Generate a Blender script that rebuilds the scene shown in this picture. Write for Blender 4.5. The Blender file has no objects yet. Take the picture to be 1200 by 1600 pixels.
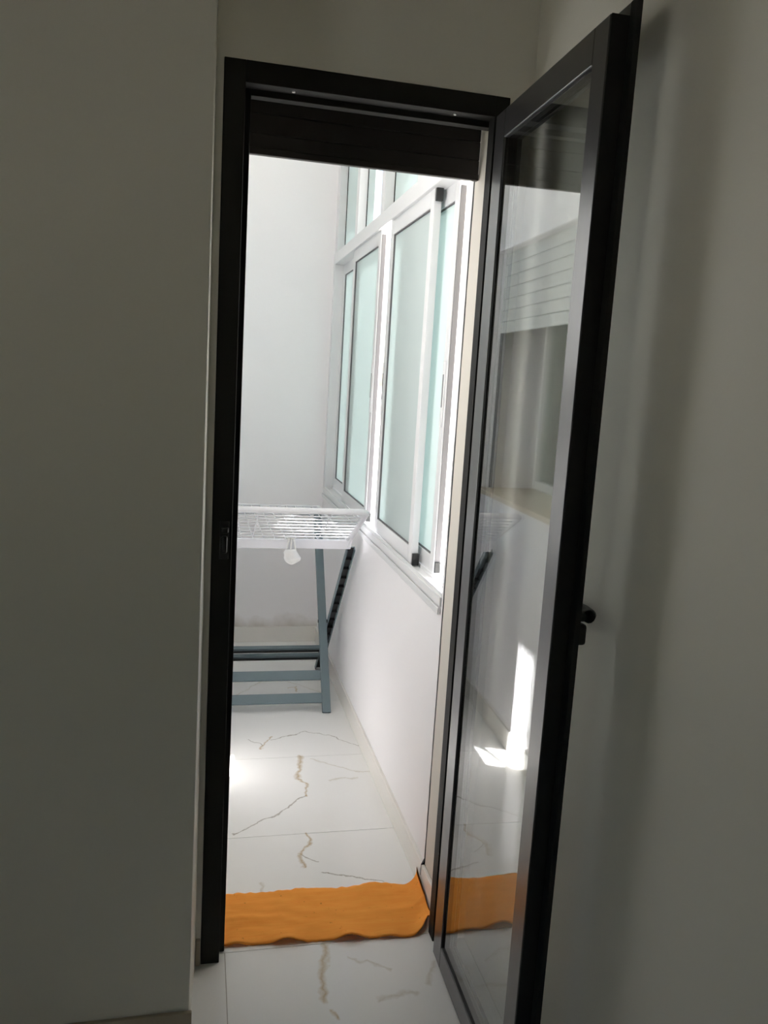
import bpy, math, random
from mathutils import Vector, Matrix, noise

random.seed(7)
S = bpy.context.scene
COL = S.collection

# ------------------------------------------------------------------ camera
CAM = Vector((-0.0344, -1.9035, 1.4845))
YAW, PITCH, ROLL, FPX = math.radians(-13.0967), math.radians(-9.0097), math.radians(3.4489), 1272.11
fw = Vector((-math.sin(YAW) * math.cos(PITCH), math.cos(YAW) * math.cos(PITCH), math.sin(PITCH)))
rt = Vector((math.cos(YAW), math.sin(YAW), 0))
up = rt.cross(fw)
rt2 = math.cos(ROLL) * rt + math.sin(ROLL) * up
up2 = -math.sin(ROLL) * rt + math.cos(ROLL) * up
cd = bpy.data.cameras.new('camera')
cam = bpy.data.objects.new('camera', cd)
COL.objects.link(cam)
cd.sensor_fit = 'VERTICAL'
cd.sensor_height = 36.0
cd.lens = FPX / 1600 * 36.0
cd.clip_start = 0.02
M = Matrix((rt2, up2, -fw)).transposed().to_4x4()
M.translation = CAM
cam.matrix_world = M
S.camera = cam

# ------------------------------------------------------------------ world, sun, exposure
SUN_DIR = Vector((-0.66, -0.28, -1.14)).normalized()
w = bpy.data.worlds.new('sky')
S.world = w
w.use_nodes = True
wn = w.node_tree
bg = wn.nodes['Background']
sky = wn.nodes.new('ShaderNodeTexSky')
sky.sky_type = 'NISHITA'
sky.sun_disc = False
sky.sun_elevation = math.asin(-SUN_DIR.z)
sky.sun_rotation = math.atan2(-SUN_DIR.x, -SUN_DIR.y)
sky.air_density = 1.0
sky.dust_density = 1.2
sky.ozone_density = 0.6
wn.links.new(sky.outputs[0], bg.inputs[0])
bg.inputs[1].default_value = 0.19
sd = bpy.data.lights.new('sun', 'SUN')
sd.energy = 19.0
sd.color = (1.0, 0.985, 0.985)
sd.angle = math.radians(0.6)
so = bpy.data.objects.new('sun', sd)
COL.objects.link(so)
so.rotation_euler = SUN_DIR.to_track_quat('-Z', 'Y').to_euler()
so.location = (3, 2, 6)
S.view_settings.view_transform = 'Standard'
S.view_settings.look = 'None'
S.view_settings.gamma = 1.0
S.view_settings.use_curve_mapping = False
S.view_settings.exposure = 1.12
S.cycles.max_bounces = 16
S.cycles.diffuse_bounces = 12
S.cycles.glossy_bounces = 6
S.cycles.transparent_max_bounces = 16
S.cycles.caustics_reflective = False
S.cycles.caustics_refractive = False


# ------------------------------------------------------------------ materials
def lin(c):
    return tuple(((v / 255) / 12.92 if v / 255 <= 0.04045 else ((v / 255 + 0.055) / 1.055) ** 2.4) for v in c) + (1,)


def new_mat(name):
    m = bpy.data.materials.new(name)
    m.use_nodes = True
    return m, m.node_tree, m.node_tree.nodes['Principled BSDF']


def mat(name, col, rough=0.5, metal=0.0, spec=0.5, var=0.06, scale=6.0, bump=0.0, bscale=200.0):
    """plain surface with slight procedural colour variation and fine relief"""
    m, nt, p = new_mat(name)
    N, L = nt.nodes, nt.links
    co = N.new('ShaderNodeTexCoord')
    nz = N.new('ShaderNodeTexNoise')
    nz.inputs['Scale'].default_value = scale
    nz.inputs['Detail'].default_value = 4
    L.new(co.outputs['Object'], nz.inputs['Vector'])
    mx = N.new('ShaderNodeMix')
    mx.data_type = 'RGBA'
    a = lin(col)
    mx.inputs[6].default_value = tuple(v * (1 - var) for v in a[:3]) + (1,)
    mx.inputs[7].default_value = tuple(min(1, v * (1 + var)) for v in a[:3]) + (1,)
    L.new(nz.outputs['Fac'], mx.inputs[0])
    L.new(mx.outputs[2], p.inputs['Base Color'])
    p.inputs['Roughness'].default_value = rough
    p.inputs['Metallic'].default_value = metal
    p.inputs['Specular IOR Level'].default_value = spec
    if bump > 0:
        n2 = N.new('ShaderNodeTexNoise')
        n2.inputs['Scale'].default_value = bscale
        n2.inputs['Detail'].default_value = 3
        L.new(co.outputs['Object'], n2.inputs['Vector'])
        b = N.new('ShaderNodeBump')
        b.inputs['Strength'].default_value = bump
        b.inputs['Distance'].default_value = 0.002
        L.new(n2.outputs['Fac'], b.inputs['Height'])
        L.new(b.outputs['Normal'], p.inputs['Normal'])
    return m


def glass_mat(name, ior, tint=(1, 1, 1, 1), coat=0.0):
    m = bpy.data.materials.new(name)
    m.use_nodes = True
    nt = m.node_tree
    N, L = nt.nodes, nt.links
    N.remove(N['Principled BSDF'])
    tr = N.new('ShaderNodeBsdfTransparent')
    tr.inputs[0].default_value = tint
    gl = N.new('ShaderNodeBsdfGlossy')
    gl.inputs['Roughness'].default_value = 0.0
    fr = N.new('ShaderNodeFresnel')
    geo = N.new('ShaderNodeNewGeometry')
    # same reflectance entering and leaving the pane
    mi = N.new('ShaderNodeMath')
    mi.operation = 'MULTIPLY_ADD'
    L.new(geo.outputs['Backfacing'], mi.inputs[0])
    mi.inputs[1].default_value = 1.0 / ior - ior
    mi.inputs[2].default_value = ior
    L.new(mi.outputs[0], fr.inputs['IOR'])
    mx = N.new('ShaderNodeMixShader')
    ct = N.new('ShaderNodeMath')          # weak solar-control film
    ct.operation = 'MULTIPLY_ADD'
    ct.use_clamp = True
    L.new(fr.outputs[0], ct.inputs[0])
    ct.inputs[1].default_value = 1.0 - coat
    ct.inputs[2].default_value = coat
    L.new(ct.outputs[0], mx.inputs[0])
    L.new(tr.outputs[0], mx.inputs[1])
    L.new(gl.outputs[0], mx.inputs[2])
    L.new(mx.outputs[0], N['Material Output'].inputs[0])
    return m


def frosted_mat(name, col, through=0.85):
    m = bpy.data.materials.new(name)
    m.use_nodes = True
    nt = m.node_tree
    N, L = nt.nodes, nt.links
    N.remove(N['Principled BSDF'])
    t = N.new('ShaderNodeBsdfTranslucent')
    d = N.new('ShaderNodeBsdfDiffuse')
    g = N.new('ShaderNodeBsdfGlossy')
    g.inputs['Roughness'].default_value = 0.25
    co = N.new('ShaderNodeTexCoord')
    nz = N.new('ShaderNodeTexNoise')
    nz.inputs['Scale'].default_value = 3.0
    L.new(co.outputs['Object'], nz.inputs['Vector'])
    mc = N.new('ShaderNodeMix')
    mc.data_type = 'RGBA'
    a = lin(col)
    mc.inputs[6].default_value = tuple(v * 0.97 for v in a[:3]) + (1,)
    mc.inputs[7].default_value = a
    L.new(nz.outputs['Fac'], mc.inputs[0])
    L.new(mc.outputs[2], t.inputs[0])
    L.new(mc.outputs[2], d.inputs[0])
    a1 = N.new('ShaderNodeMixShader')
    a1.inputs[0].default_value = through
    L.new(d.outputs[0], a1.inputs[1])
    L.new(t.outputs[0], a1.inputs[2])
    a2 = N.new('ShaderNodeMixShader')
    a2.inputs[0].default_value = 0.04
    L.new(a1.outputs[0], a2.inputs[1])
    L.new(g.outputs[0], a2.inputs[2])
    L.new(a2.outputs[0], N['Material Output'].inputs[0])
    return m


VEINS = [
    ('gold', 0.012, [(0.39, 1.122), (0.372, 1.007), (0.357, 0.94)]),
    ('gold', 0.006, [(0.357, 0.94), (0.386, 0.888), (0.37, 0.811)]),
    ('grey', 0.0050, [(0.37, 0.811), (0.325, 0.763), (0.266, 0.698), (0.191, 0.658), (0.146, 0.617), (0.103, 0.587)]),
    ('gold', 0.008, [(0.346, 0.567), (0.349, 0.51), (0.311, 0.46), (0.31, 0.379)]),
    ('grey', 0.004, [(0.313, 0.442), (0.358, 0.405)]),
    ('gold', 0.006, [(0.236, 1.203), (0.288, 1.308)]),
    ('grey', 0.004, [(0.19, 1.297), (0.247, 1.231)]),
    ('grey', 0.0035, [(0.285, 1.274), (0.435, 1.348), (0.53, 1.307), (0.638, 1.195)]),
    ('pale', 0.007, [(0.429, 1.091), (0.506, 1.038), (0.587, 0.971), (0.641, 0.971)]),
    ('pale', 0.007, [(0.471, 0.92), (0.578, 0.926)]),
    ('grey', 0.004, [(0.363, 0.344), (0.437, 0.315), (0.542, 0.278)]),
    ('gold', 0.013, [(0.326, 0.027), (0.322, -0.017), (0.297, -0.092), (0.293, -0.171)]),
    ('gold', 0.008, [(0.306, -0.207), (0.318, -0.229)]),
    ('pale', 0.010, [(0.422, -0.187), (0.496, -0.173), (0.526, -0.184)]),
    ('pale', 0.010, [(0.596, -0.081), (0.562, -0.153)]),
    ('pale', 0.006, [(0.381, -0.034), (0.481, -0.096)]),
    ('pale', 0.006, [(0.177, 0.315), (0.174, 0.269)]),
    ('gold', 0.007, [(0.414, 1.844), (0.457, 1.858), (0.448, 1.803)]),
    ('pale', 0.006, [(0.15, 1.75), (0.30, 1.95), (0.42, 1.93), (0.60, 1.75)]),
]


def marble_mat(name, base):
    """white polished stoneware: veins drawn as distance fields to polylines, roughened by noise"""
    m, nt, p = new_mat(name)
    N, L = nt.nodes, nt.links

    def math_(op, a, b=None, c=None):
        n = N.new('ShaderNodeMath')
        n.operation = op
        for i, v in enumerate((a, b, c)):
            if v is None:
                continue
            if isinstance(v, (int, float)):
                n.inputs[i].default_value = v
            else:
                L.new(v, n.inputs[i])
        return n.outputs[0]

    def vm(op, a, b=None):
        n = N.new('ShaderNodeVectorMath')
        n.operation = op
        for i, v in enumerate((a, b)):
            if v is None:
                continue
            if isinstance(v, (tuple, list)):
                n.inputs[i].default_value = v
            else:
                L.new(v, n.inputs[i])
        return n

    geo = N.new('ShaderNodeNewGeometry')
    flat = vm('MULTIPLY', geo.outputs['Position'], (1, 1, 0)).outputs[0]
    nz = N.new('ShaderNodeTexNoise')
    nz.inputs['Scale'].default_value = 22
    nz.inputs['Detail'].default_value = 6
    L.new(flat, nz.inputs['Vector'])
    wob = vm('SUBTRACT', nz.outputs['Color'], (0.5, 0.5, 0.5)).outputs[0]
    sc = N.new('ShaderNodeVectorMath')
    sc.operation = 'SCALE'
    L.new(wob, sc.inputs[0])
    sc.inputs['Scale'].default_value = 0.045
    P = vm('MULTIPLY', vm('ADD', flat, sc.outputs[0]).outputs[0], (1, 1, 0)).outputs[0]
    masks = {'gold': None, 'grey': None, 'pale': None}
    for kind, wd, pts in VEINS:
        for a, b in zip(pts, pts[1:]):
            ba = (b[0] - a[0], b[1] - a[1], 0)
            l2 = ba[0] ** 2 + ba[1] ** 2
            pa = vm('SUBTRACT', P, (a[0], a[1], 0)).outputs[0]
            dt = vm('DOT_PRODUCT', pa, tuple(v / l2 for v in ba)).outputs['Value']
            cl = N.new('ShaderNodeClamp')
            L.new(dt, cl.inputs[0])
            s2 = N.new('ShaderNodeVectorMath')
            s2.operation = 'SCALE'
            s2.inputs[0].default_value = ba
            L.new(cl.outputs[0], s2.inputs['Scale'])
            ds = vm('DISTANCE', pa, s2.outputs[0]).outputs['Value']
            mk = math_('SUBTRACT', 1.0, math_('MINIMUM', math_('DIVIDE', ds, wd), 1.0))
            masks[kind] = mk if masks[kind] is None else math_('MAXIMUM', masks[kind], mk)
    n2 = N.new('ShaderNodeTexNoise')
    n2.inputs['Scale'].default_value = 45
    n2.inputs['Detail'].default_value = 8
    n2.inputs['Roughness'].default_value = 0.75
    L.new(flat, n2.inputs['Vector'])
    n3 = N.new('ShaderNodeTexNoise')
    n3.inputs['Scale'].default_value = 3
    n3.inputs['Detail'].default_value = 5
    L.new(flat, n3.inputs['Vector'])
    # faint clouding and hairline veins elsewhere
    cloud = N.new('ShaderNodeMix')
    cloud.data_type = 'RGBA'
    cloud.inputs[6].default_value = tuple(v * 0.94 for v in lin(base)[:3]) + (1,)
    cloud.inputs[7].default_value = lin(base)
    L.new(n3.outputs['Fac'], cloud.inputs[0])
    cur = cloud.outputs[2]
    for mk, col, k in ((masks['pale'], (196, 188, 170), 0.6), (masks['grey'], (150, 144, 132), 0.95), (masks['gold'], (188, 166, 128), 0.95)):
        f = math_('MINIMUM', math_('MULTIPLY', math_('MULTIPLY', mk, n2.outputs['Fac']), 1.7 * k), 0.9)
        mx = N.new('ShaderNodeMix')
        mx.data_type = 'RGBA'
        L.new(f, mx.inputs[0])
        L.new(cur, mx.inputs[6])
        mx.inputs[7].default_value = lin(col)
        cur = mx.outputs[2]
    L.new(cur, p.inputs['Base Color'])
    p.inputs['Roughness'].default_value = 0.14
    p.inputs['Specular IOR Level'].default_value = 0.5
    return m


def stained_paint(name, col, stain):
    """white paint with a dirty damp band low on the wall and a few marks"""
    m, nt, p = new_mat(name)
    N, L = nt.nodes, nt.links
    geo = N.new('ShaderNodeNewGeometry')
    nz = N.new('ShaderNodeTexNoise')
    nz.inputs['Scale'].default_value = 9
    nz.inputs['Detail'].default_value = 6
    L.new(geo.outputs['Position'], nz.inputs['Vector'])
    sp = N.new('ShaderNodeSeparateXYZ')
    L.new(geo.outputs['Position'], sp.inputs[0])
    ad = N.new('ShaderNodeMath')
    ad.operation = 'MULTIPLY_ADD'
    L.new(nz.outputs['Fac'], ad.inputs[0])
    ad.inputs[1].default_value = 0.16
    L.new(sp.outputs['Z'], ad.inputs[2])
    mr = N.new('ShaderNodeMapRange')
    mr.inputs['From Min'].default_value = 0.15
    mr.inputs['From Max'].default_value = 0.24
    mr.inputs['To Min'].default_value = 0.55
    mr.inputs['To Max'].default_value = 0.0
    L.new(ad.outputs[0], mr.inputs[0])
    mx = N.new('ShaderNodeMix')
    mx.data_type = 'RGBA'
    L.new(mr.outputs[0], mx.inputs[0])
    mx.inputs[6].default_value = lin(col)
    mx.inputs[7].default_value = lin(stain)
    L.new(mx.outputs[2], p.inputs['Base Color'])
    p.inputs['Roughness'].default_value = 0.7
    n2 = N.new('ShaderNodeTexNoise')
    n2.inputs['Scale'].default_value = 90
    L.new(geo.outputs['Position'], n2.inputs['Vector'])
    b = N.new('ShaderNodeBump')
    b.inputs['Strength'].default_value = 0.12
    b.inputs['Distance'].default_value = 0.002
    L.new(n2.outputs['Fac'], b.inputs['Height'])
    L.new(b.outputs['Normal'], p.inputs['Normal'])
    return m


def cloth_mat(name, col):
    m, nt, p = new_mat(name)
    N, L = nt.nodes, nt.links
    co = N.new('ShaderNodeTexCoord')
    mp = N.new('ShaderNodeMapping')
    mp.inputs['Scale'].default_value = (14, 90, 90)
    L.new(co.outputs['Object'], mp.inputs[0])
    nz = N.new('ShaderNodeTexNoise')
    nz.inputs['Scale'].default_value = 1.0
    nz.inputs['Detail'].default_value = 6
    L.new(mp.outputs[0], nz.inputs['Vector'])
    sp = N.new('ShaderNodeTexNoise')
    sp.inputs['Scale'].default_value = 70
    sp.inputs['Detail'].default_value = 2
    L.new(co.outputs['Object'], sp.inputs['Vector'])
    rp = N.new('ShaderNodeMapRange')
    rp.inputs['From Min'].default_value = 0.70
    rp.inputs['From Max'].default_value = 0.78
    rp.inputs['To Max'].default_value = 0.5
    L.new(sp.outputs['Fac'], rp.inputs[0])
    a = lin(col)
    mx = N.new('ShaderNodeMix')
    mx.data_type = 'RGBA'
    mx.inputs[6].default_value = (a[0] * 0.95, a[1] * 0.88, a[2] * 0.8, 1)
    mx.inputs[7].default_value = (min(1, a[0] * 1.12), a[1] * 1.18, a[2] * 1.25, 1)
    L.new(nz.outputs['Fac'], mx.inputs[0])
    m2 = N.new('ShaderNodeMix')
    m2.data_type = 'RGBA'
    L.new(rp.outputs[0], m2.inputs[0])
    L.new(mx.outputs[2], m2.inputs[6])
    m2.inputs[7].default_value = lin((120, 62, 20))
    L.new(m2.outputs[2], p.inputs['Base Color'])
    p.inputs['Roughness'].default_value = 0.95
    p.inputs['Specular IOR Level'].default_value = 0.1
    b = N.new('ShaderNodeBump')
    b.inputs['Strength'].default_value = 0.5
    b.inputs['Distance'].default_value = 0.002
    L.new(nz.outputs['Fac'], b.inputs['Height'])
    L.new(b.outputs['Normal'], p.inputs['Normal'])
    return m


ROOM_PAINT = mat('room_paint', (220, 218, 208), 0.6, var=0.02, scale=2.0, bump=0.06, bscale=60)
CEIL_PAINT = mat('ceiling_paint', (172, 168, 158), 0.8, var=0.02, scale=2.0)
WHITE_PAINT = mat('balcony_paint', (244, 242, 243), 0.6, var=0.015, scale=2.0, bump=0.05, bscale=70)
END_PAINT = stained_paint('stained_paint', (244, 242, 243), (176, 164, 142))
REVEAL_PAINT = mat('reveal_paint', (214, 208, 198), 0.6, var=0.02, scale=3.0)
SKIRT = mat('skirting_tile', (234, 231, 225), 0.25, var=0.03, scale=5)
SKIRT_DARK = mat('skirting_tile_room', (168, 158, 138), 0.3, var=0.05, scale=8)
MARBLE = marble_mat('marble_tile', (241, 241, 239))
GROUT = mat('grout', (176, 172, 164), 0.9, var=0.05, scale=20)
DARK = mat('dark_bronze_aluminium', (26, 25, 25), 0.45, spec=0.4, var=0.06, scale=12)
dp = DARK.node_tree.nodes['Principled BSDF']      # anodised film
dp.inputs['Coat Weight'].default_value = 1.0
dp.inputs['Coat Roughness'].default_value = 0.3
dp.inputs['Coat IOR'].default_value = 1.6
FRAME_DARK = mat('dark_bronze_frame', (30, 30, 28), 0.55, spec=0.2, var=0.06, scale=12)
GASKET = mat('black_rubber', (12, 12, 14), 0.7, var=0.05)
BLACK = mat('black_plastic', (16, 17, 17), 0.35, var=0.05)
SHUTTER = mat('brown_black_shutter', (42, 37, 35), 0.55, var=0.08, scale=20)
ALU = mat('white_aluminium', (226, 226, 227), 0.35, spec=0.5, var=0.015, scale=4)
GREYSEAL = mat('grey_brush_seal', (112, 110, 112), 0.8, var=0.05)
SHUTTER_WHITE = mat('pale_grey_shutter', (206, 208, 206), 0.45, var=0.02)
FROST = frosted_mat('frosted_green_glass', (212, 222, 221), 0.215)
GLASS = glass_mat('door_glass', 2.0, (0.96, 0.98, 0.97, 1), 0.12)
TGLASS = glass_mat('clear_glass', 1.5, (0.97, 0.98, 0.975, 1))
WGLASS = glass_mat('window_glass', 1.22, (0.8, 0.84, 0.82, 1))
SILL = mat('beige_marble', (222, 208, 186), 0.25, var=0.06, scale=9)
RACK_WHITE = mat('white_lacquer', (232, 232, 236), 0.3, var=0.01)
SLATE = mat('slate_blue_plastic', (104, 120, 126), 0.45, var=0.04, scale=12)
SLATE_DARK = mat('charcoal_plastic', (30, 31, 34), 0.6, var=0.06)
ORANGE = cloth_mat('orange_cloth', (255, 164, 76))
BAGM = frosted_mat('thin_white_plastic', (252, 252, 250), 0.25)
CURTAIN = mat('pale_curtain', (232, 226, 216), 0.9, var=0.03)
SCREW = mat('pale_screw_cap', (226, 226, 220), 0.4, var=0.02)
CONCRETE = mat('pale_render', (226, 222, 212), 0.9, var=0.04, scale=1.5)
PAVING = mat('pale_paving', (214, 208, 196), 0.9, var=0.08, scale=0.3)


# ------------------------------------------------------------------ mesh helpers
def origin(o):
    v = Vector((0, 0, 0))
    while o is not None:
        v += o.location
        o = o.parent
    return v


class MB:
    def __init__(self, xf=None):
        self.v, self.f, self.xf = [], [], xf

    def add(self, vs, fs):
        k = len(self.v)
        self.v += [tuple(self.xf(*p)) if self.xf else tuple(p) for p in vs]
        self.f += [tuple(i + k for i in f) for f in fs]
        return self

    def box(self, x0, x1, y0, y1, z0, z1):
        return self.add([(x0, y0, z0), (x1, y0, z0), (x1, y1, z0), (x0, y1, z0), (x0, y0, z1), (x1, y0, z1), (x1, y1, z1), (x0, y1, z1)],
                        [(3, 2, 1, 0), (4, 5, 6, 7), (0, 1, 5, 4), (1, 2, 6, 5), (2, 3, 7, 6), (3, 0, 4, 7)])

    def bar(self, p, q, a, b, side):
        """box from p to q; half width a along side, half height b along the third axis"""
        p, q, side = Vector(p), Vector(q), Vector(side).normalized()
        d = (q - p).normalized()
        side = (side - d * side.dot(d)).normalized()
        t = d.cross(side)
        vs = []
        for c in (p, q):
            for i, j in ((-1, -1), (1, -1), (1, 1), (-1, 1)):
                vs.append(c + side * a * i + t * b * j)
        return self.add(vs, [(3, 2, 1, 0), (4, 5, 6, 7), (0, 1, 5, 4), (1, 2, 6, 5), (2, 3, 7, 6), (3, 0, 4, 7)])

    def tube(self, pts, r, n=8, closed=False):
        pts = [Vector(p) for p in pts]
        m = len(pts)
        vs, fs = [], []
        ref = None
        for i in range(m):
            if closed:
                d = (pts[(i + 1) % m] - pts[i - 1]).normalized()
            else:
                d = (pts[min(i + 1, m - 1)] - pts[max(i - 1, 0)]).normalized()
            if ref is None:
                ref = Vector((0, 0, 1)) if abs(d.z) < 0.9 else Vector((1, 0, 0))
            a = (ref - d * ref.dot(d)).normalized()
            ref = a
            b = d.cross(a)
            for k in range(n):
                t = 2 * math.pi * k / n
                vs.append(pts[i] + a * r * math.cos(t) + b * r * math.sin(t))
        for i in range(m if closed else m - 1):
            j = (i + 1) % m
            for k in range(n):
                l = (k + 1) % n
                fs.append((i * n + k, i * n + l, j * n + l, j * n + k))
        if not closed:
            fs.append(tuple(reversed(range(n))))
            fs.append(tuple((m - 1) * n + k for k in range(n)))
        return self.add(vs, fs)

    def build(self, name, material, parent=None, bevel=0.0, smooth=False, loc=None):
        me = bpy.data.meshes.new(name)
        o = bpy.data.objects.new(name, me)
        COL.objects.link(o)
        base = origin(parent) if parent else Vector((0, 0, 0))
        if loc is not None:
            o.location = Vector(loc) - base
            base = Vector(loc)
        me.from_pydata([tuple(Vector(p) - base) for p in self.v], [], self.f)
        me.update()
        if parent:
            o.parent = parent
        if material:
            me.materials.append(material)
        if smooth:
            for p in me.polygons:
                p.use_smooth = True
        if bevel > 0:
            b = o.modifiers.new('bevel', 'BEVEL')
            b.width = bevel
            b.segments = 2
            b.limit_method = 'ANGLE'
            b.angle_limit = math.radians(40)
        return o


def box(name, material, x0, x1, y0, y1, z0, z1, parent=None, bevel=0.0):
    return MB().box(x0, x1, y0, y1, z0, z1).build(name, material, parent, bevel)


def empty(name, loc, parent=None):
    o = bpy.data.objects.new(name, None)
    COL.objects.link(o)
    o.location = Vector(loc) - (origin(parent) if parent else Vector((0, 0, 0)))
    o.empty_display_size = 0.05
    if parent:
        o.parent = parent
    return o


def tag(o, label, cat=None, group=None, kind=None):
    o['label'] = label
    if cat:
        o['category'] = cat
    if group:
        o['group'] = group
    if kind:
        o['kind'] = kind
    return o


def struct(o, label, cat):
    return tag(o, label, cat, kind='structure')


# key dimensions (metres), measured from the photograph
XW = 0.649      # inner face of the window wall of the balcony
XL = -0.008     # balcony side wall opposite the windows
YB = 2.558      # end wall of the balcony
YO = 0.222      # outer face of the door wall
HF = 2.15       # door frame height
HR = 3.10       # room ceiling
XR = 0.705      # right wall of the room
YN = -0.235     # face of the near wall on the left
FW = 0.0466     # width of the frame's face

# ------------------------------------------------------------------ floor
fl = MB().box(-2.6, 0.95, -4.0, 2.8, -0.20, -0.0025).build('floor', GROUT)
struct(fl, 'polished white marble-look tile floor running from the room out to the balcony', 'floor')
TJ = 0.002


def tile_mesh(wx, wy):
    m = MB().box(0, wx, 0, wy, -0.012, 0.0)
    me = bpy.data.meshes.new('tile')
    me.from_pydata(m.v, [], m.f)
    me.update()
    me.materials.append(MARBLE)
    return me


tm = {}


def tile(x0, x1, y0, y1):
    key = (round(x1 - x0, 4), round(y1 - y0, 4))
    if key not in tm:
        tm[key] = tile_mesh(key[0] - TJ, key[1] - TJ)
    o = bpy.data.objects.new('tile', tm[key])
    COL.objects.link(o)
    o.parent = fl
    o.location = (x0 + TJ / 2, y0 + TJ / 2, 0)


TW = 0.553
for a, b in ((0.030, 0.565), (0.565, 1.118), (1.118, 1.671), (1.671, 2.224), (2.224, YB)):
    tile(XL, XW, a, b)
for j in range(7):
    y1 = 0.030 - TW * j
    for x0, x1 in ((0.062, XR), (-1.044, 0.062), (-2.15, -1.044)):
        tile(x0, x1, y1 - TW, y1)

# ------------------------------------------------------------------ room shell
wd = MB()
wd.box(-2.6, -0.0, 0.0, YO - 0.002, 0, 3.4)                   # hidden flank behind the near wall
wd.box(0.0, XW, 0.0, 0.10, HF, HR)                     # lintel
wd.box(0.0, XW, 0.195, YO - 0.002, HF, 3.4)
wd.box(0.0, XW, 0.10, 0.195, 2.45, 3.4)
wd.box(XW, 0.95, 0.0, YO - 0.002, 0, 3.4)
wd = struct(wd.build('wall_door', ROOM_PAINT), 'grey-white painted wall above and around the dark balcony door', 'wall')
wlf = MB().add([(-2.6, YN, 0), (-0.026, YN, 0), (-0.013, 0, 0), (-2.6, 0, 0), (-2.6, YN, HR), (-0.0175, YN, HR), (-0.0175, 0, HR), (-2.6, 0, HR)],
               [(3, 2, 1, 0), (4, 5, 6, 7), (0, 1, 5, 4), (1, 2, 6, 5), (2, 3, 7, 6), (3, 0, 4, 7)])
struct(wlf.build('wall_left', ROOM_PAINT, bevel=0.002), 'large plain wall in shade filling the left of the picture', 'wall')
struct(box('wall_right', ROOM_PAINT, XR, 0.95, -4.0, 0.0, 0, HR), 'plain grey-white wall behind the open door, at the right', 'wall')
struct(box('wall_back', ROOM_PAINT, -2.8, 0.95, -4.2, -4.0, 0, HR), 'plain wall behind the viewer', 'wall')
ws = MB()
RY0, RY1, RZ0, RZ1 = -3.2, -2.25, 0.9, 1.9
ws.box(-2.8, -2.6, -4.0, RY0, 0, HR)
ws.box(-2.8, -2.6, RY1, 0.0, 0, HR)
ws.box(-2.8, -2.6, RY0, RY1, 0, RZ0)
ws.box(-2.8, -2.6, RY0, RY1, RZ1, HR)
struct(ws.build('wall_side', ROOM_PAINT), 'side wall of the room with an opening for the added window, far left of the viewer', 'wall')
w3 = empty('fill_window', (-2.7, -2.725, RZ0))  # added out of view to fill the room with daylight
struct(w3, 'added white framed window in the unseen side wall, letting in fill daylight', 'window')
ym = (RY0 + RY1) / 2
for a, b, c, d in ((RY0, RY0 + 0.05, RZ0, RZ1), (RY1 - 0.05, RY1, RZ0, RZ1), (RY0 + 0.05, RY1 - 0.05, RZ0, RZ0 + 0.05), (RY0 + 0.05, RY1 - 0.05, RZ1 - 0.05, RZ1), (ym - 0.025, ym + 0.025, RZ0 + 0.05, RZ1 - 0.05)):
    box('window_frame', ALU, -2.73, -2.67, a, b, c, d, w3)
for a, b in ((RY0 + 0.05, ym - 0.025), (ym + 0.025, RY1 - 0.05)):
    box('pane', TGLASS, -2.703, -2.697, a, b, RZ0 + 0.05, RZ1 - 0.05, w3)
struct(box('ceiling', CEIL_PAINT, -2.8, 0.95, -4.2, 0.10, HR, HR + 0.2), 'flat painted ceiling of the room', 'ceiling')

# reveal on the hinge side: a thin plaster slab ending in the crack
struct(MB().box(0.647, 0.652, 0.062, 0.2195, 0.086, 2.13).build('trim_2', REVEAL_PAINT), 'beige-grey plastered reveal strip between the door hinge and the balcony wall', 'reveal')
# dark strip drawn for the shade in the crack between reveal and parapet
ck = MB()
vs, fs = [], []
for i in range(121):
    z = 0.05 + 2.05 * i / 120
    a = 0.2155 + 0.0025 * noise.noise((z * 14, 0.3, 0)) + 0.001 * noise.noise((z * 60, 2, 0))
    b_ = 0.2245 + 0.0025 * noise.noise((z * 17, 4.3, 0)) + 0.001 * noise.noise((z * 70, 5, 0))
    if z < 0.09:
        a, b_ = a + 0.002, b_ - 0.002
    xf = 0.6464 if z > 0.088 else 0.6366
    vs += [(xf, a, z), (xf, b_, z), (0.656, b_, z), (0.656, a, z)]
for i in range(120):
    k = 4 * i
    for p, q in ((0, 1), (1, 2), (2, 3), (3, 0)):
        fs.append((k + p, k + 4 + p, k + 4 + q, k + q))
ck.add(vs, fs)
struct(ck.build('trim_4', GASKET), 'dark ragged strip drawn for the shade in the crack running down between the door reveal and the parapet wall', 'crack')
# skirting
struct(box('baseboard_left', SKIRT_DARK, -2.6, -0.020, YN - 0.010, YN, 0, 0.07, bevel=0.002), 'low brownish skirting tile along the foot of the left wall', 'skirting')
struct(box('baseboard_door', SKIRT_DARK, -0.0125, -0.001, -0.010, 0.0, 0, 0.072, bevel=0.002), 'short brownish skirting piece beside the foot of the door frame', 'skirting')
struct(box('baseboard_hinge', SKIRT, 0.637, 0.647, 0.062, 0.2195, 0, 0.085, bevel=0.0015), 'short white skirting tile at the door reveal, right end of the orange rug', 'skirting')

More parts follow.
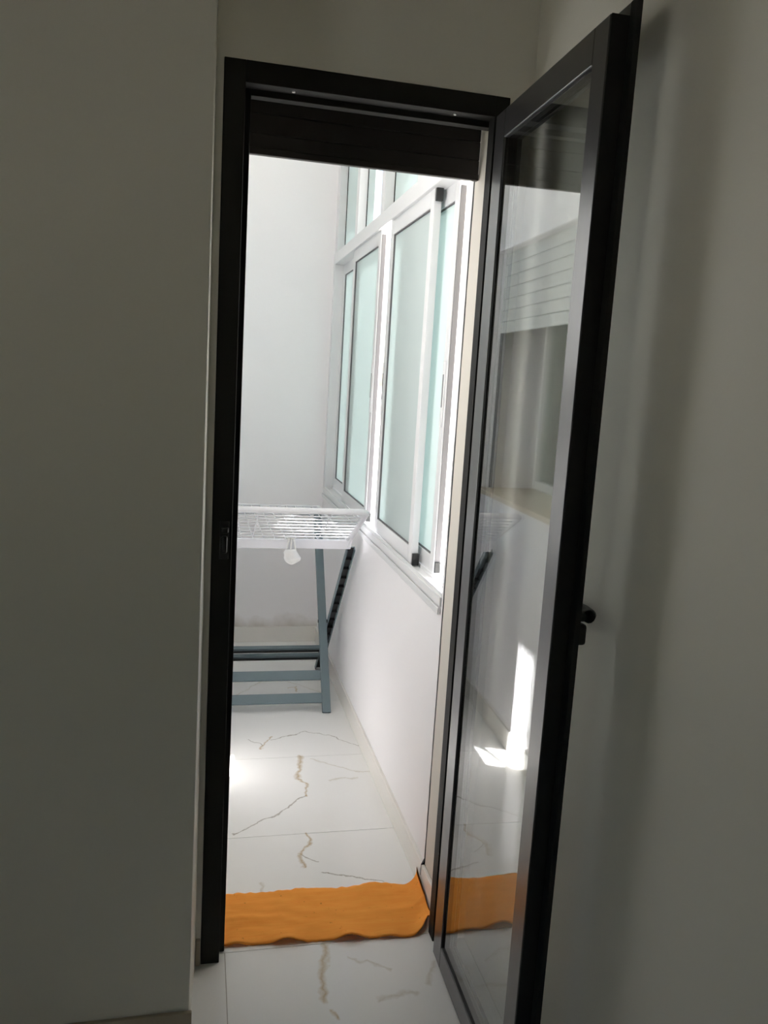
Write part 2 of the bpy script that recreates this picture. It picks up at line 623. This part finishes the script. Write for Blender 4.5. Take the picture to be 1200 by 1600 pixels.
# ------------------------------------------------------------------ balcony shell
WZ0, WZ1, WZ2, WZ3 = 0.865, 2.14, 2.66, 3.34
ZC = 3.40       # balcony ceiling
YW0, YW1 = 0.245, 2.535
wb = MB()
wb.box(XW, 0.76, 0.2225, YB, 0, WZ0)
wb.box(XW, 0.76, 0.2225, YW0, WZ0, ZC)
wb.box(XW, 0.76, YW1, YB, WZ0, ZC)
wb.box(XW, 0.76, YW0, YW1, WZ3, ZC)
wb.box(XW, 0.76, YW0, 0.41, WZ2, WZ3)
struct(wb.build('wall_window', WHITE_PAINT), 'white parapet wall under the balcony windows', 'wall')
struct(box('wall_end', END_PAINT, -0.75, 0.76, YB, YB + 0.14, 0, ZC), 'bright white end wall of the balcony behind the drying rack', 'wall')
# side wall with the shuttered window (its mirror image shows in the door glass)
LY0, LY1, LZ0, LZ1 = 0.86, 1.80, 1.0, 2.10
wl = MB()
wl.box(-0.34, XL, YO, YB, 0, LZ0)
wl.box(-0.34, XL, YO, LY0, LZ0, ZC)
wl.box(-0.34, XL, LY1, YB, LZ0, ZC)
wl.box(-0.34, XL, LY0, LY1, LZ1, ZC)
struct(wl.build('wall_balcony', WHITE_PAINT), 'white side wall of the balcony holding the shuttered window', 'wall')
struct(box('wall_inner', WHITE_PAINT, -0.75, -0.70, YO, YB, 0, ZC), 'wall of the next room behind the shuttered window', 'wall')
struct(box('ceiling_balcony', WHITE_PAINT, -0.75, 0.80, 0.10, YB + 0.14, ZC, ZC + 0.12), 'white slab over the balcony', 'ceiling')
HEX = [(3, 2, 1, 0), (4, 5, 6, 7), (0, 1, 5, 4), (1, 2, 6, 5), (2, 3, 7, 6), (3, 0, 4, 7)]
struct(box('sun_block_eave', CONCRETE, 0.80, 1.378, 1.15, YB + 0.7, ZC, ZC + 0.12), 'added concrete eave outside, unseen, keeping sun off the upper far windows', 'eave')  # added out of view, sized to keep sun off the upper lights
cb = MB().add([(x_, y_, z_) for z_ in (ZC, ZC + 0.12) for x_, y_ in ((1.378, 1.48), (1.70, 1.62), (1.70, 1.92), (1.378, 1.78))], HEX)
struct(cb.build('sun_block_corbel', CONCRETE), 'added concrete corbel on the eave, unseen, cutting the sun through the sash gap', 'corbel')  # added out of view, shaped to limit the sun patch on the side wall
aw = MB().add([(x_, y_, z_) for z_ in (2.34, 2.40) for x_, y_ in ((0.76, 0.10), (1.50, 0.10), (1.50, 0.86), (0.76, 0.54))],
              [(3, 2, 1, 0), (4, 5, 6, 7), (0, 1, 5, 4), (1, 2, 6, 5), (2, 3, 7, 6), (3, 0, 4, 7)])
struct(aw.build('sun_block_awning', CONCRETE), 'added concrete awning outside, unseen, blocking sun at the near end of the windows', 'awning')  # added out of view, follows the sun angle to shade the near gap
struct(box('baseboard_window', SKIRT, XW - 0.010, XW, 0.2235, YB, 0, 0.085, bevel=0.0015), 'white skirting tile along the parapet wall', 'skirting')
struct(box('baseboard_end', SKIRT, XL, XW - 0.010, YB - 0.010, YB, 0, 0.088, bevel=0.0015), 'stained white skirting along the end wall', 'skirting')
struct(box('baseboard_balcony', SKIRT, XL, XL + 0.010, YO, YB - 0.010, 0, 0.085, bevel=0.0015), 'white skirting tile below the shuttered window', 'skirting')
struct(box('ground', PAVING, -6000, 6000, -6000, 6000, -3.4, -3.2), 'pale sunlit ground outside the building', 'ground')

# ------------------------------------------------------------------ balcony windows
w1 = empty('window_1', (XW, YW0, WZ0))
struct(w1, 'white aluminium sliding windows with frosted panes along the balcony', 'window')
FX0, FX1 = 0.643, 0.735
box('sill_rail', ALU, FX0, FX1, YW0, YW1, WZ0, 0.893, w1, 0.002)
MB().box(0.638, FX0, YW0, YW1, 0.842, 0.862).build('sill_trim', ALU, w1, 0.002)
box('track', ALU, 0.6485, 0.6515, YW0, YW1, 0.893, 0.903, w1)
box('track', ALU, 0.686, 0.689, YW0, YW1, 0.893, 0.903, w1)
box('head_rail', ALU, FX0, FX1, YW0, YW1, 2.083, WZ1, w1, 0.002)
box('jamb', ALU, FX0, FX1, YW1 - 0.05, YW1, 0.893, 2.083, w1, 0.002)
box('jamb', ALU, 0.652, FX1, YW0, YW0 + 0.012, 0.893, 2.083, w1)


def sash(y0, y1, x0, x1, near_seal=False, far_handle=False, near_handle=False):
    z0, z1 = 0.900, 2.086
    st, rb = 0.042, 0.055
    m = MB()
    m.box(x0, x1, y0, y0 + st, z0, z1)
    m.box(x0, x1, y1 - st, y1, z0, z1)
    m.box(x0, x1, y0 + st, y1 - st, z0, z0 + rb)
    m.box(x0, x1, y0 + st, y1 - st, z1 - rb, z1)
    s = m.build('sash', ALU, w1, 0.002)
    xm = (x0 + x1) / 2
    box('pane', FROST, xm - 0.003, xm + 0.003, y0 + st - 0.004, y1 - st + 0.004, z0 + rb - 0.004, z1 - rb + 0.004, s)
    g = 0.0035
    sl = MB()
    for a, b, c, d in ((y0 + st, y0 + st + g, z0 + rb, z1 - rb), (y1 - st - g, y1 - st, z0 + rb, z1 - rb), (y0 + st, y1 - st, z0 + rb, z0 + rb + g), (y0 + st, y1 - st, z1 - rb - g, z1 - rb)):
        sl.box(xm - 0.009, xm - 0.003, a, b, c, d)
    sl.build('gasket', GREYSEAL, s)
    if near_seal:
        box('brush_seal', GREYSEAL, x0 + 0.004, x1 - 0.004, y0 - 0.004, y0, z0 + 0.04, z1 - 0.02, s)
        box('guide_block', BLACK, x0 + 0.003, x1 - 0.003, y0 - 0.008, y0, z0 + 0.005, z0 + 0.04, s, 0.001)
    for on_, yh in ((near_handle, y0 + st / 2), (far_handle, y1 - st / 2)):
        if on_:
            h = box('pull', ALU, x0 - 0.004, x0, yh - 0.012, yh + 0.012, 1.36, 1.56, s, 0.0035)
            box('grip_slot', GREYSEAL, x0 - 0.0046, x0 - 0.003, yh - 0.005, yh + 0.005, 1.42, 1.52, s, 0.001)
    return s


IN0, IN1, OUT0, OUT1 = 0.655, 0.679, 0.691, 0.715
sash(1.88, 2.488, OUT0, OUT1)
s2 = sash(1.40, 2.00, IN0, IN1, near_seal=True, near_handle=True)
s3 = sash(0.632, 1.22, IN0, IN1, far_handle=True)
s4 = sash(0.490, 1.09, OUT0, OUT1, near_seal=True, near_handle=True)
for z in (0.897, 2.045):
    box('guide_block', BLACK, 0.658, 0.680, 0.619, 0.632, z, z + 0.04, s3, 0.002)

# fixed lights above the transom
box('head_rail', ALU, FX0, FX1, YW0, YW1, WZ2 - 0.04, WZ2, w1, 0.002)
mull = [(2.465, 2.535), (1.905, 1.965), (1.345, 1.405), (0.77, 0.83), (0.245, 0.285)]
for a, b in mull:
    mm = box('mullion', ALU, FX0 + 0.004, FX1, a, b, WZ1, WZ2 - 0.04, w1, 0.002)
    box('gasket', GASKET, 0.685, 0.690, a - 0.005, a, WZ1, WZ2 - 0.04, mm)
for (a0, a1), (b0, b1) in zip(mull, mull[1:]):
    lo = b1 if abs(b1 - 1.405) > 0.01 else 1.75      # the third light is slid partly open
    box('pane', FROST if b1 > 0.5 else TGLASS, 0.688, 0.694, lo - 0.004, a0 + 0.004, WZ1 - 0.004, WZ2 - 0.036, w1)  # hidden near pane made clear so sun reaches the side wall

# added top lights out of view, the nearest one clear to admit sun
box('head_rail', ALU, FX0, FX1, 0.41, YW1, WZ3 - 0.04, WZ3, w1, 0.002)
top_mull = [(2.465, 2.535), (1.905, 1.965), (1.345, 1.405), (0.92, 0.96), (0.41, 0.45)]
for a, b in top_mull:
    box('mullion', ALU, FX0 + 0.004, FX1, a, b, WZ2, WZ3 - 0.04, w1, 0.002)
for (a0, a1), (b0, b1) in zip(top_mull, top_mull[1:]):
    box('pane', FROST if b1 > 0.5 else TGLASS, 0.688, 0.694, b1 - 0.004, a0 + 0.004, WZ2 - 0.004, WZ3 - 0.036, w1)

# ------------------------------------------------------------------ shuttered window in the side wall
w2 = empty('window_2', (XL, LY0, LZ0))
struct(w2, 'deep-set window over a beige sill, mirrored in the door glass', 'window')
gx = XL - 0.27
fr = MB()
fr.box(gx - 0.05, gx, LY0, LY0 + 0.045, LZ0 + 0.022, LZ1)
fr.box(gx - 0.05, gx, LY1 - 0.03, LY1, LZ0 + 0.022, LZ1)
fr.box(gx - 0.05, gx, LY0 + 0.045, LY1 - 0.03, LZ0 + 0.022, LZ0 + 0.06)
fr.box(gx - 0.05, gx, LY0 + 0.045, LY1 - 0.03, LZ1 - 0.05, LZ1)
fr.box(gx - 0.05, gx, 1.25, 1.31, LZ0 + 0.06, LZ1 - 0.05)
fr.build('window_frame', ALU, w2, 0.002)
for a, b in ((LY0 + 0.045, 1.25), (1.31, LY1 - 0.03)):
    box('pane', WGLASS, gx - 0.028, gx - 0.022, a, b, LZ0 + 0.06, LZ1 - 0.05, w2)
struct(box('trim_sill', SILL, gx, XL + 0.012, LY0 - 0.02, LY1 + 0.02, LZ0 - 0.002, LZ0 + 0.020, bevel=0.003), 'beige marble sill under the shuttered window', 'sill')
cu = MB()
ny = 90
pts = []
for i in range(ny + 1):
    y = LY0 + 0.02 + (LY1 - 0.16 - LY0) * i / ny
    pts.append((-0.40 + 0.018 * math.sin(i * 0.75) + 0.006 * math.sin(i * 1.9), y))
vs = []
for x, y in pts:
    vs += [(x, y, 0.35), (x, y, 2.30), (x - 0.003, y, 0.35), (x - 0.003, y, 2.30)]
fs = []
for i in range(ny):
    k = 4 * i
    fs += [(k, k + 4, k + 5, k + 1), (k + 2, k + 3, k + 7, k + 6), (k + 1, k + 5, k + 7, k + 3), (k, k + 2, k + 6, k + 4)]
cu.add(vs, fs)
tag(cu.build('curtain', CURTAIN, smooth=True), 'pale curtain behind the pane of the shuttered window', 'curtain')
rs = empty('roller_shutter', (XL - 0.04, LY0, 1.742), w2)
tag(rs, 'half-lowered pale grey roller shutter with narrow slats, mirrored in the door glass')
sh = 0.0505
for i in range(8):
    z = 1.742 + sh * i
    z1_ = min(z + sh - 0.003, LZ1)
    if z1_ - z < 0.006:
        continue
    MB().box(XL - 0.052, XL - 0.040, LY0 + 0.012, LY1 - 0.024, z, z1_).build('slat', SHUTTER_WHITE, rs, 0.0025)
box('backing', SHUTTER_WHITE, XL - 0.050, XL - 0.046, LY0 + 0.014, LY1 - 0.026, 1.744, LZ1, rs)
for a, b in ((LY1 - 0.030, LY1), (LY0, LY0 + 0.02)):
    box('guide', ALU, XL - 0.065, XL - 0.030, a, b, LZ0 + 0.020, LZ1, rs, 0.001)
    box('guide_groove', GREYSEAL, XL - 0.054, XL - 0.040, a - 0.001 if a > 1 else b, a if a > 1 else b + 0.001, LZ0 + 0.022, 1.742, rs)

# ------------------------------------------------------------------ door frame
t1 = empty('trim_1', (0, 0, 0))
struct(t1, 'dark bronze aluminium door frame around the balcony opening', 'door frame')
XFR = XW - 0.001
jl = MB()
jl.box(0.0005, FW, -0.004, 0.036, 0, HF - 0.001)
jl.box(0.0005, FW + 0.014, 0.036, 0.062, 0.0, HF - 0.001)
jl.build('jamb', FRAME_DARK, t1, 0.0015)
jr = MB()
jr.box(0.613, XFR, -0.004, 0.036, 0, HF - 0.001)
jr.box(0.634, XFR, 0.036, 0.062, 0.0, HF - 0.001)
jr.build('jamb', FRAME_DARK, t1, 0.0015)
hd = MB()
hd.box(FW, 0.613, -0.004, 0.036, HF - FW, HF - 0.001)
hd.box(FW + 0.014, 0.634, 0.036, 0.062, HF - FW - 0.013, HF - 0.001)
hd = hd.build('head', FRAME_DARK, t1, 0.0015)
for x in (0.151, 0.522):
    MB().tube([(x, 0.012, HF - FW + 0.0005), (x, 0.012, HF - FW - 0.003)], 0.0035, 10).build('screw_cap', SCREW, hd)
st = box('strike_plate', BLACK, 0.018, 0.040, -0.007, -0.004, 1.055, 1.145, t1, 0.0015)
MB().box(0.022, 0.036, -0.020, -0.007, 1.070, 1.112).build('latch_keep', BLACK, st, 0.005)
MB().box(0.022, 0.038, -0.016, -0.007, 1.118, 1.132).build('latch_hook', BLACK, st, 0.003)

# dark roller shutter hanging in the opening
ds = empty('roller_shutter', (0.3, 0.18, 2.01))
tag(ds, 'black-brown roller shutter drawn up to the top of the door opening', 'shutter')
zb = 2.010
zs = [zb, zb + 0.045, zb + 0.090, zb + 0.135, zb + 0.180, zb + 0.225, zb + 0.27, zb + 0.315, zb + 0.36]
for i in range(len(zs) - 1):
    top = zs[i + 1] - (0.0022 if i in (2,) else 0.0004)
    MB().box(0.004, XW - 0.004, 0.184, 0.193, zs[i], top).build('slat', SHUTTER, ds, 0.002)
hk = MB()
x = 0.004
for i in range(13):
    x1 = 0.004 + (i + 1) * 0.0485
    hk.box(x, x1 - 0.013, 0.186, 0.191, zs[3] - 0.003, zs[3] + 0.001)
    x = x1
hk.build('slat_hook', SHUTTER, ds)
box('end_bar', SHUTTER, 0.004, XW - 0.004, 0.181, 0.195, zb - 0.004, zb + 0.012, ds, 0.002)
struct(MB().box(0.0005, XW - 0.001, 0.0625, 0.10, HF - 0.030, HF - 0.0005).build('trim_3', SHUTTER), 'dark soffit strip between the door frame and its roller shutter', 'trim')

# ------------------------------------------------------------------ open door leaf
A = math.radians(0.938)
HX, HY = 0.5995, -0.0552


def leaf(s, t, z):
    """s along the leaf from the hinge, t through its thickness towards the room's wall, z up"""
    return (HX - s * math.sin(A) + t * math.cos(A), HY - s * math.cos(A) - t * math.sin(A), z)


d1 = empty('door_1', leaf(0, 0.02, 0.0))
struct(d1, 'open glazed door leaf with dark bronze aluminium frame, swung in against the right wall', 'door')
LW, LT, LB = 0.5453, 2.0877, 0.0103
SW, RT, RB = 0.062, 0.060, 0.058


def member(name, s0, s1, z0, z1, t0=0.0, t1=0.034, m=DARK, bev=0.002, parent=None):
    return MB(leaf).box(s0, s1, t0, t1, z0, z1).build(name, m, parent or d1, bev)


member('hinge_stile', 0, SW, LB, LT)
fs_ = member('lock_stile', LW - 0.055, LW, LB, LT)
member('top_rail', SW, LW - 0.055, LT - RT, LT)
member('bottom_rail', SW, LW - 0.055, LB, LB + RB)
lip = MB(leaf)
lip.box(-0.004, SW, 0.034, 0.043, LB - 0.004, LT + 0.022)
lip.box(LW - 0.06, LW + 0.022, 0.034, 0.043, LB - 0.004, LT + 0.022)
lip.box(SW, LW - 0.06, 0.034, 0.043, LT - RT, LT + 0.022)
lip.box(SW, LW - 0.06, 0.034, 0.043, LB - 0.004, LB + RB)
lip.build('overlap_flange', DARK, d1, 0.0012)
member('edge_strip', LW, LW + 0.0015, LB, LT, 0.002, 0.033, GASKET, 0)  # black strips over the free end and lip of the leaf
MB(leaf).box(LW + 0.002, LW + 0.0225, 0.0325, 0.034, LB, LT + 0.020).build('edge_strip', GASKET, d1)
MB(leaf).box(LW + 0.022, LW + 0.0230, 0.034, 0.0425, LB, LT + 0.020).build('edge_strip', GASKET, d1)
g = 0.004
gk = MB(leaf)
s0, s1, z0, z1 = SW, LW - 0.055, LB + RB, LT - RT
gk.box(s0, s0 + g, 0.003, 0.030, z0, z1)
gk.box(s1 - 0.0015, s1, 0.003, 0.030, z0, z1)
gk.box(s0 + g, s1 - 0.0015, 0.003, 0.030, z0, z0 + g * 0.5)
gk.box(s0 + g, s1 - 0.0015, 0.003, 0.030, z1 - g * 0.3, z1)
gk.build('gasket', GASKET, d1)
member('pane', s0 + g, s1 - 0.0015, z0 + g * 0.5, z1 - g * 0.3, 0.0060, 0.0120, GLASS, 0)
ha = member('escutcheon', LW - 0.034, LW - 0.004, 1.005, 1.125, 0.043, 0.053, BLACK, 0.004)
tag(ha, 'black handle plate')
MB(leaf).tube([(LW - 0.022, 0.052, 1.085), (LW - 0.022, 0.074, 1.085)], 0.011, 14).build('handle_neck', BLACK, ha, smooth=False)
hl = MB(leaf)
hl.tube([(LW - 0.010, 0.073, 1.086), (LW - 0.022, 0.082, 1.086), (LW - 0.05, 0.084, 1.086), (LW - 0.10, 0.084, 1.083), (LW - 0.14, 0.083, 1.080)], 0.0115, 12)
hl.build('lever', BLACK, ha, smooth=True)
MB(leaf).box(LW - 0.030, LW - 0.008, 0.052, 0.073, 1.032, 1.072).build('lock_barrel', BLACK, ha, 0.006)
for z in (0.22, 1.05, 1.88):
    MB().tube([(HX + 0.046, HY + 0.028, z - 0.045), (HX + 0.046, HY + 0.028, z + 0.045)], 0.0075, 12).build('hinge', DARK, d1, 0.001)

# ------------------------------------------------------------------ rug
rg = MB()
NX, NY = 130, 34
T = 0.004
top_, bot_ = [], []
for i in range(NX + 1):
    u = i / NX
    x = 0.052 + 0.595 * u
    y0 = 0.053 - 0.038 * u + 0.002 * noise.noise((x * 70, 1, 0)) + 0.003 * noise.noise((x * 14, 5, 0))
    y1 = 0.268 - 0.022 * u + 0.005 * noise.noise((x * 60, 7, 0)) + 0.006 * noise.noise((x * 24, 2, 3))
    # near edge is held back where it meets the frame
    if x > 0.56:
        k = min(1, (x - 0.56) / 0.06)
        y0 += 0.055 * k * k
    for j in range(NY + 1):
        v = j / NY
        y = y0 + (y1 - y0) * v
        z = 0.0012 + 0.0022 * (0.5 + noise.noise((x * 18, y * 40, 0)))
        # crease along the middle
        z += 0.0035 * math.exp(-((v - 0.47 - 0.03 * math.sin(x * 14)) / 0.045) ** 2) * (0.5 + 0.5 * math.sin(x * 11 + 1))
        # lifted waves of the near edge
        for xc, wd_, hh in ((0.225, 0.036, 0.014), (0.395, 0.034, 0.018), (0.61, 0.03, 0.016), (0.50, 0.03, 0.006), (0.095, 0.02, 0.006)):
            z += hh * math.exp(-((x - xc) / wd_) ** 2) * max(0, 1 - v * 3.2) ** 1.3
        # far edge ripple
        for xc, wd_, hh in ((0.50, 0.05, 0.012), (0.30, 0.05, 0.006)):
            z += hh * math.exp(-((x - xc) / wd_) ** 2) * max(0, v * 3.0 - 2.0)
        # turned up against the wall at the right end
        k = max(0, (x - 0.595) / 0.052)
        z += k * k * (0.016 + 0.050 * max(0, v - 0.25))
        xx = x - max(0, k - 0.5) * 0.012 - (0.012 if False else 0)
        xx = min(xx, 0.6325)
        top_.append((xx, y, z + T))
        bot_.append((xx, y, max(0.0006, z)))
n1 = NY + 1
off = len(top_)
fs = []
for i in range(NX):
    for j in range(NY):
        a, b, c, d = i * n1 + j, (i + 1) * n1 + j, (i + 1) * n1 + j + 1, i * n1 + j + 1
        fs.append((a, b, c, d))
        fs.append((off + d, off + c, off + b, off + a))
for i in range(NX):
    a, b = i * n1, (i + 1) * n1
    fs.append((a, off + a, off + b, b))
    a, b = i * n1 + NY, (i + 1) * n1 + NY
    fs.append((a, b, off + b, off + a))
for j in range(NY):
    a, b = j, j + 1
    fs.append((a, b, off + b, off + a))
    a, b = NX * n1 + j, NX * n1 + j + 1
    fs.append((b, a, off + a, off + b))
rg.add(top_ + bot_, fs)
tag(rg.build('rug', ORANGE, smooth=True, loc=(0.35, 0.15, 0)), 'orange cloth floor rag laid across the balcony threshold', 'rug')

# ------------------------------------------------------------------ drying rack
RX0, RX1 = 0.055, 0.592
rk = empty('drying_rack', (0.325, 1.83, 0))
tag(rk, 'white folding drying rack on slate-grey crossed legs, standing at the end of the balcony', 'drying rack')
ZT = 0.815
YF, YE = 1.365, 2.28
box('front_bar', RACK_WHITE, RX0, RX1, YF - 0.010, YF + 0.010, ZT - 0.022, ZT + 0.017, rk, 0.004)
box('rear_bar', RACK_WHITE, RX0, RX1, YE - 0.010, YE + 0.010, ZT - 0.018, ZT + 0.014, rk, 0.004)
for x in (RX0 + 0.008, RX1 - 0.008):
    box('side_rail', RACK_WHITE, x - 0.008, x + 0.008, YF + 0.010, YE - 0.010, ZT - 0.012, ZT + 0.012, rk, 0.003)
nw = 11
for i in range(nw):
    x = RX0 + 0.045 + (RX1 - RX0 - 0.09) * i / (nw - 1)
    MB().tube([(x, YF, ZT), (x, YF + 0.03, ZT + 0.012), (x, YE - 0.03, ZT + 0.012), (x, YE, ZT)], 0.0023, 6).build('wire', RACK_WHITE, rk, smooth=True)
for y in (1.66, 1.98):
    MB().tube([(RX0 + 0.008, y, ZT + 0.006), (RX1 - 0.008, y, ZT + 0.006)], 0.003, 6).build('cross_wire', RACK_WHITE, rk, smooth=True)

# wing, swung up towards the viewer
P0 = Vector((0, YF - 0.004, ZT + 0.020))
P1 = Vector((0, 1.012, 1.008))
wv = P1 - P0
wl_ = wv.length
wn_ = wv.normalized()


def wing(x, s):
    p = P0 + wn_ * s
    return (x, p.y, p.z)


rim = []
rc = 0.030
rim += [wing(RX0 + 0.009, 0.0), wing(RX0 + 0.009, wl_ - rc)]
for k in range(1, 7):
    t = math.pi / 2 * k / 6
    rim.append(wing(RX0 + 0.009 + rc - rc * math.cos(t), wl_ - rc + rc * math.sin(t)))
rim.append(wing(RX1 - 0.009 - rc, wl_))
for k in range(1, 7):
    t = math.pi / 2 * k / 6
    rim.append(wing(RX1 - 0.009 - rc + rc * math.sin(t), wl_ - rc + rc * math.cos(t)))
rim.append(wing(RX1 - 0.009, 0.0))
wg = empty('wing', (0.325, YF, ZT), rk)
MB().tube(rim, 0.0112, 10).build('wing_rim', RACK_WHITE, wg, smooth=True)
nr = 9
for i in range(nr):
    s = 0.030 + (wl_ - 0.062) * i / (nr - 1)
    MB().tube([wing(RX0 + 0.009, s), wing(RX1 - 0.009, s)], 0.0025, 6).build('wire', RACK_WHITE, wg, smooth=True)
for x in (RX0 + 0.13, RX0 + 0.40):
    MB().tube([wing(x, 0.0), wing(x, wl_ - 0.004)], 0.0022, 6).build('cross_wire', RACK_WHITE, wg, smooth=True)
for x in (RX0 + 0.009, RX1 - 0.009):
    MB().bar((x, YF - 0.006, ZT - 0.004), wing(x, 0.05), 0.006, 0.014, (1, 0, 0)).build('hinge', RACK_WHITE, wg, 0.003)
    MB().bar(wing(x, 0.06), wing(x, wl_ - 0.05), 0.0035, 0.0035, (1, 0, 0)).build('support_strip', SLATE, wg)


def leg_frame(name, xs, foot, top, m, ribbed):
    e = empty(name, (0.325, foot[0], 0), rk)
    d = (Vector((0, top[0], top[1])) - Vector((0, foot[0], foot[1]))).normalized()
    nrm = Vector((1, 0, 0)).cross(d)
    at = lambda z: foot[0] + (top[0] - foot[0]) * (z - foot[1]) / (top[1] - foot[1])
    for x in xs:
        p, q = (x, foot[0], foot[1]), (x, top[0], top[1])
        if not ribbed:
            MB().bar(p, q, 0.019, 0.011, (1, 0, 0)).build('leg', m, e, 0.003)
        else:
            # open channel with ribs, hollow side towards the viewer and down
            lg = MB()
            sgn = -1 if nrm.y > 0 else 1
            hol = nrm * sgn
            pv, qv = Vector(p), Vector(q)
            lg.bar(pv - hol * 0.009, qv - hol * 0.009, 0.0175, 0.0025, (1, 0, 0))
            for k in (-1, 1):
                lg.bar(pv + Vector((k * 0.016, 0, 0)), qv + Vector((k * 0.016, 0, 0)), 0.002, 0.0115, (1, 0, 0))
            lo = lg.build('leg', m, e)
            MB().bar(pv - hol * 0.0062, qv - hol * 0.0062, 0.0142, 0.0008, (1, 0, 0)).build('channel_lining', SLATE_DARK, lo)
            n_ = 15
            for k in range(1, n_):
                c = pv.lerp(qv, k / n_)
                MB().bar(c - d * 0.001, c + d * 0.001, 0.0142, 0.0085, (1, 0, 0)).build('rib', SLATE_DARK, lo)
    return e, at


eA, atA = leg_frame('leg_frame', (0.095, 0.556), (1.537, 0.0), (2.100, ZT - 0.006), SLATE, False)
eB, atB = leg_frame('leg_frame', (0.055, 0.598), (2.108, 0.0), (1.385, ZT - 0.025), SLATE, True)
for z0_, z1_ in ((0.118, 0.166), (0.034, 0.078)):
    zc = (z0_ + z1_) / 2
    MB().bar((0.095 + 0.018, atA(zc), zc), (0.556 - 0.018, atA(zc), zc), 0.022, 0.009, (0, atA(1) - atA(0), 1)).build('crossbar', SLATE, eA, 0.003)
for z0_, z1_ in ((0.135, 0.180), (0.080, 0.120)):
    zc = (z0_ + z1_) / 2
    b_ = MB().bar((0.055 + 0.016, atB(zc), zc), (0.598 - 0.016, atB(zc), zc), 0.019, 0.009, (0, atB(1) - atB(0), 1)).build('crossbar', SLATE, eB, 0.002)
    MB().bar((0.055 + 0.02, atB(zc - 0.006) - 0.0105, zc - 0.012), (0.598 - 0.02, atB(zc - 0.006) - 0.0105, zc - 0.012), 0.008, 0.002, (0, atB(1) - atB(0), 1)).build('channel_lining', SLATE_DARK, b_)
MB().tube([(0.535, 1.784, 0.354), (0.606, 1.784, 0.354)], 0.008, 12).build('pivot', SLATE_DARK, eA)
MB().tube([(0.047, 1.784, 0.354), (0.118, 1.784, 0.354)], 0.008, 12).build('pivot', SLATE_DARK, eA)
MB().tube([(0.075, 2.104, ZT - 0.004), (0.575, 2.104, ZT - 0.004)], 0.006, 8).build('top_rod', RACK_WHITE, eA, smooth=True)

# ------------------------------------------------------------------ small plastic bag hung on the rack's front bar
bg_ = empty('plastic_bag', (0.345, 1.345, 0.732))
tag(bg_, 'small white plastic bag knotted onto the front bar of the drying rack', 'bag')
b = MB()
nz_, na = 14, 22
prof = [(0.0, 0.004), (0.05, 0.013), (0.15, 0.022), (0.3, 0.031), (0.45, 0.035), (0.6, 0.032), (0.75, 0.027), (0.88, 0.023), (1.0, 0.020)]


def pr(t):
    for (a, ra), (c, rc_) in zip(prof, prof[1:]):
        if a <= t <= c:
            return ra + (rc_ - ra) * (t - a) / (c - a)
    return prof[-1][1]


vs, fs = [], []
for i in range(nz_ + 1):
    t = i / nz_
    for k in range(na):
        th = 2 * math.pi * k / na
        r = pr(t) * (1 + 0.22 * noise.noise((math.cos(th) * 1.7, math.sin(th) * 1.7, t * 3.0)) + 0.10 * math.sin(5 * th + 4 * t))
        vs.append((0.345 + r * math.cos(th) + 0.004 * math.sin(t * 5), 1.343 + 0.5 * r * math.sin(th), 0.730 + 0.062 * t))
for i in range(nz_):
    for k in range(na):
        l = (k + 1) % na
        fs.append((i * na + k, i * na + l, (i + 1) * na + l, (i + 1) * na + k))
fs.append(tuple(reversed(range(na))))
fs.append(tuple(nz_ * na + k for k in range(na)))
b.add(vs, fs).build('bag_body', BAGM, bg_, smooth=True)
for dx in (-0.020, -0.004, 0.016):
    MB().tube([(0.345 + dx * 1.1, 1.345, 0.757), (0.345 + dx * 1.0, 1.347, 0.785), (0.345 + dx * 0.8, 1.350, 0.812), (0.345 + dx * 0.5, 1.352, 0.836), (0.345 + dx * 0.4, 1.365, 0.840)], 0.0036, 7).build('strap', BAGM, bg_, smooth=True)
MB().tube([(0.325, 1.352, 0.838), (0.337, 1.351, 0.842), (0.35, 1.352, 0.837), (0.362, 1.353, 0.842)], 0.0042, 8).build('knot', BAGM, bg_, smooth=True)
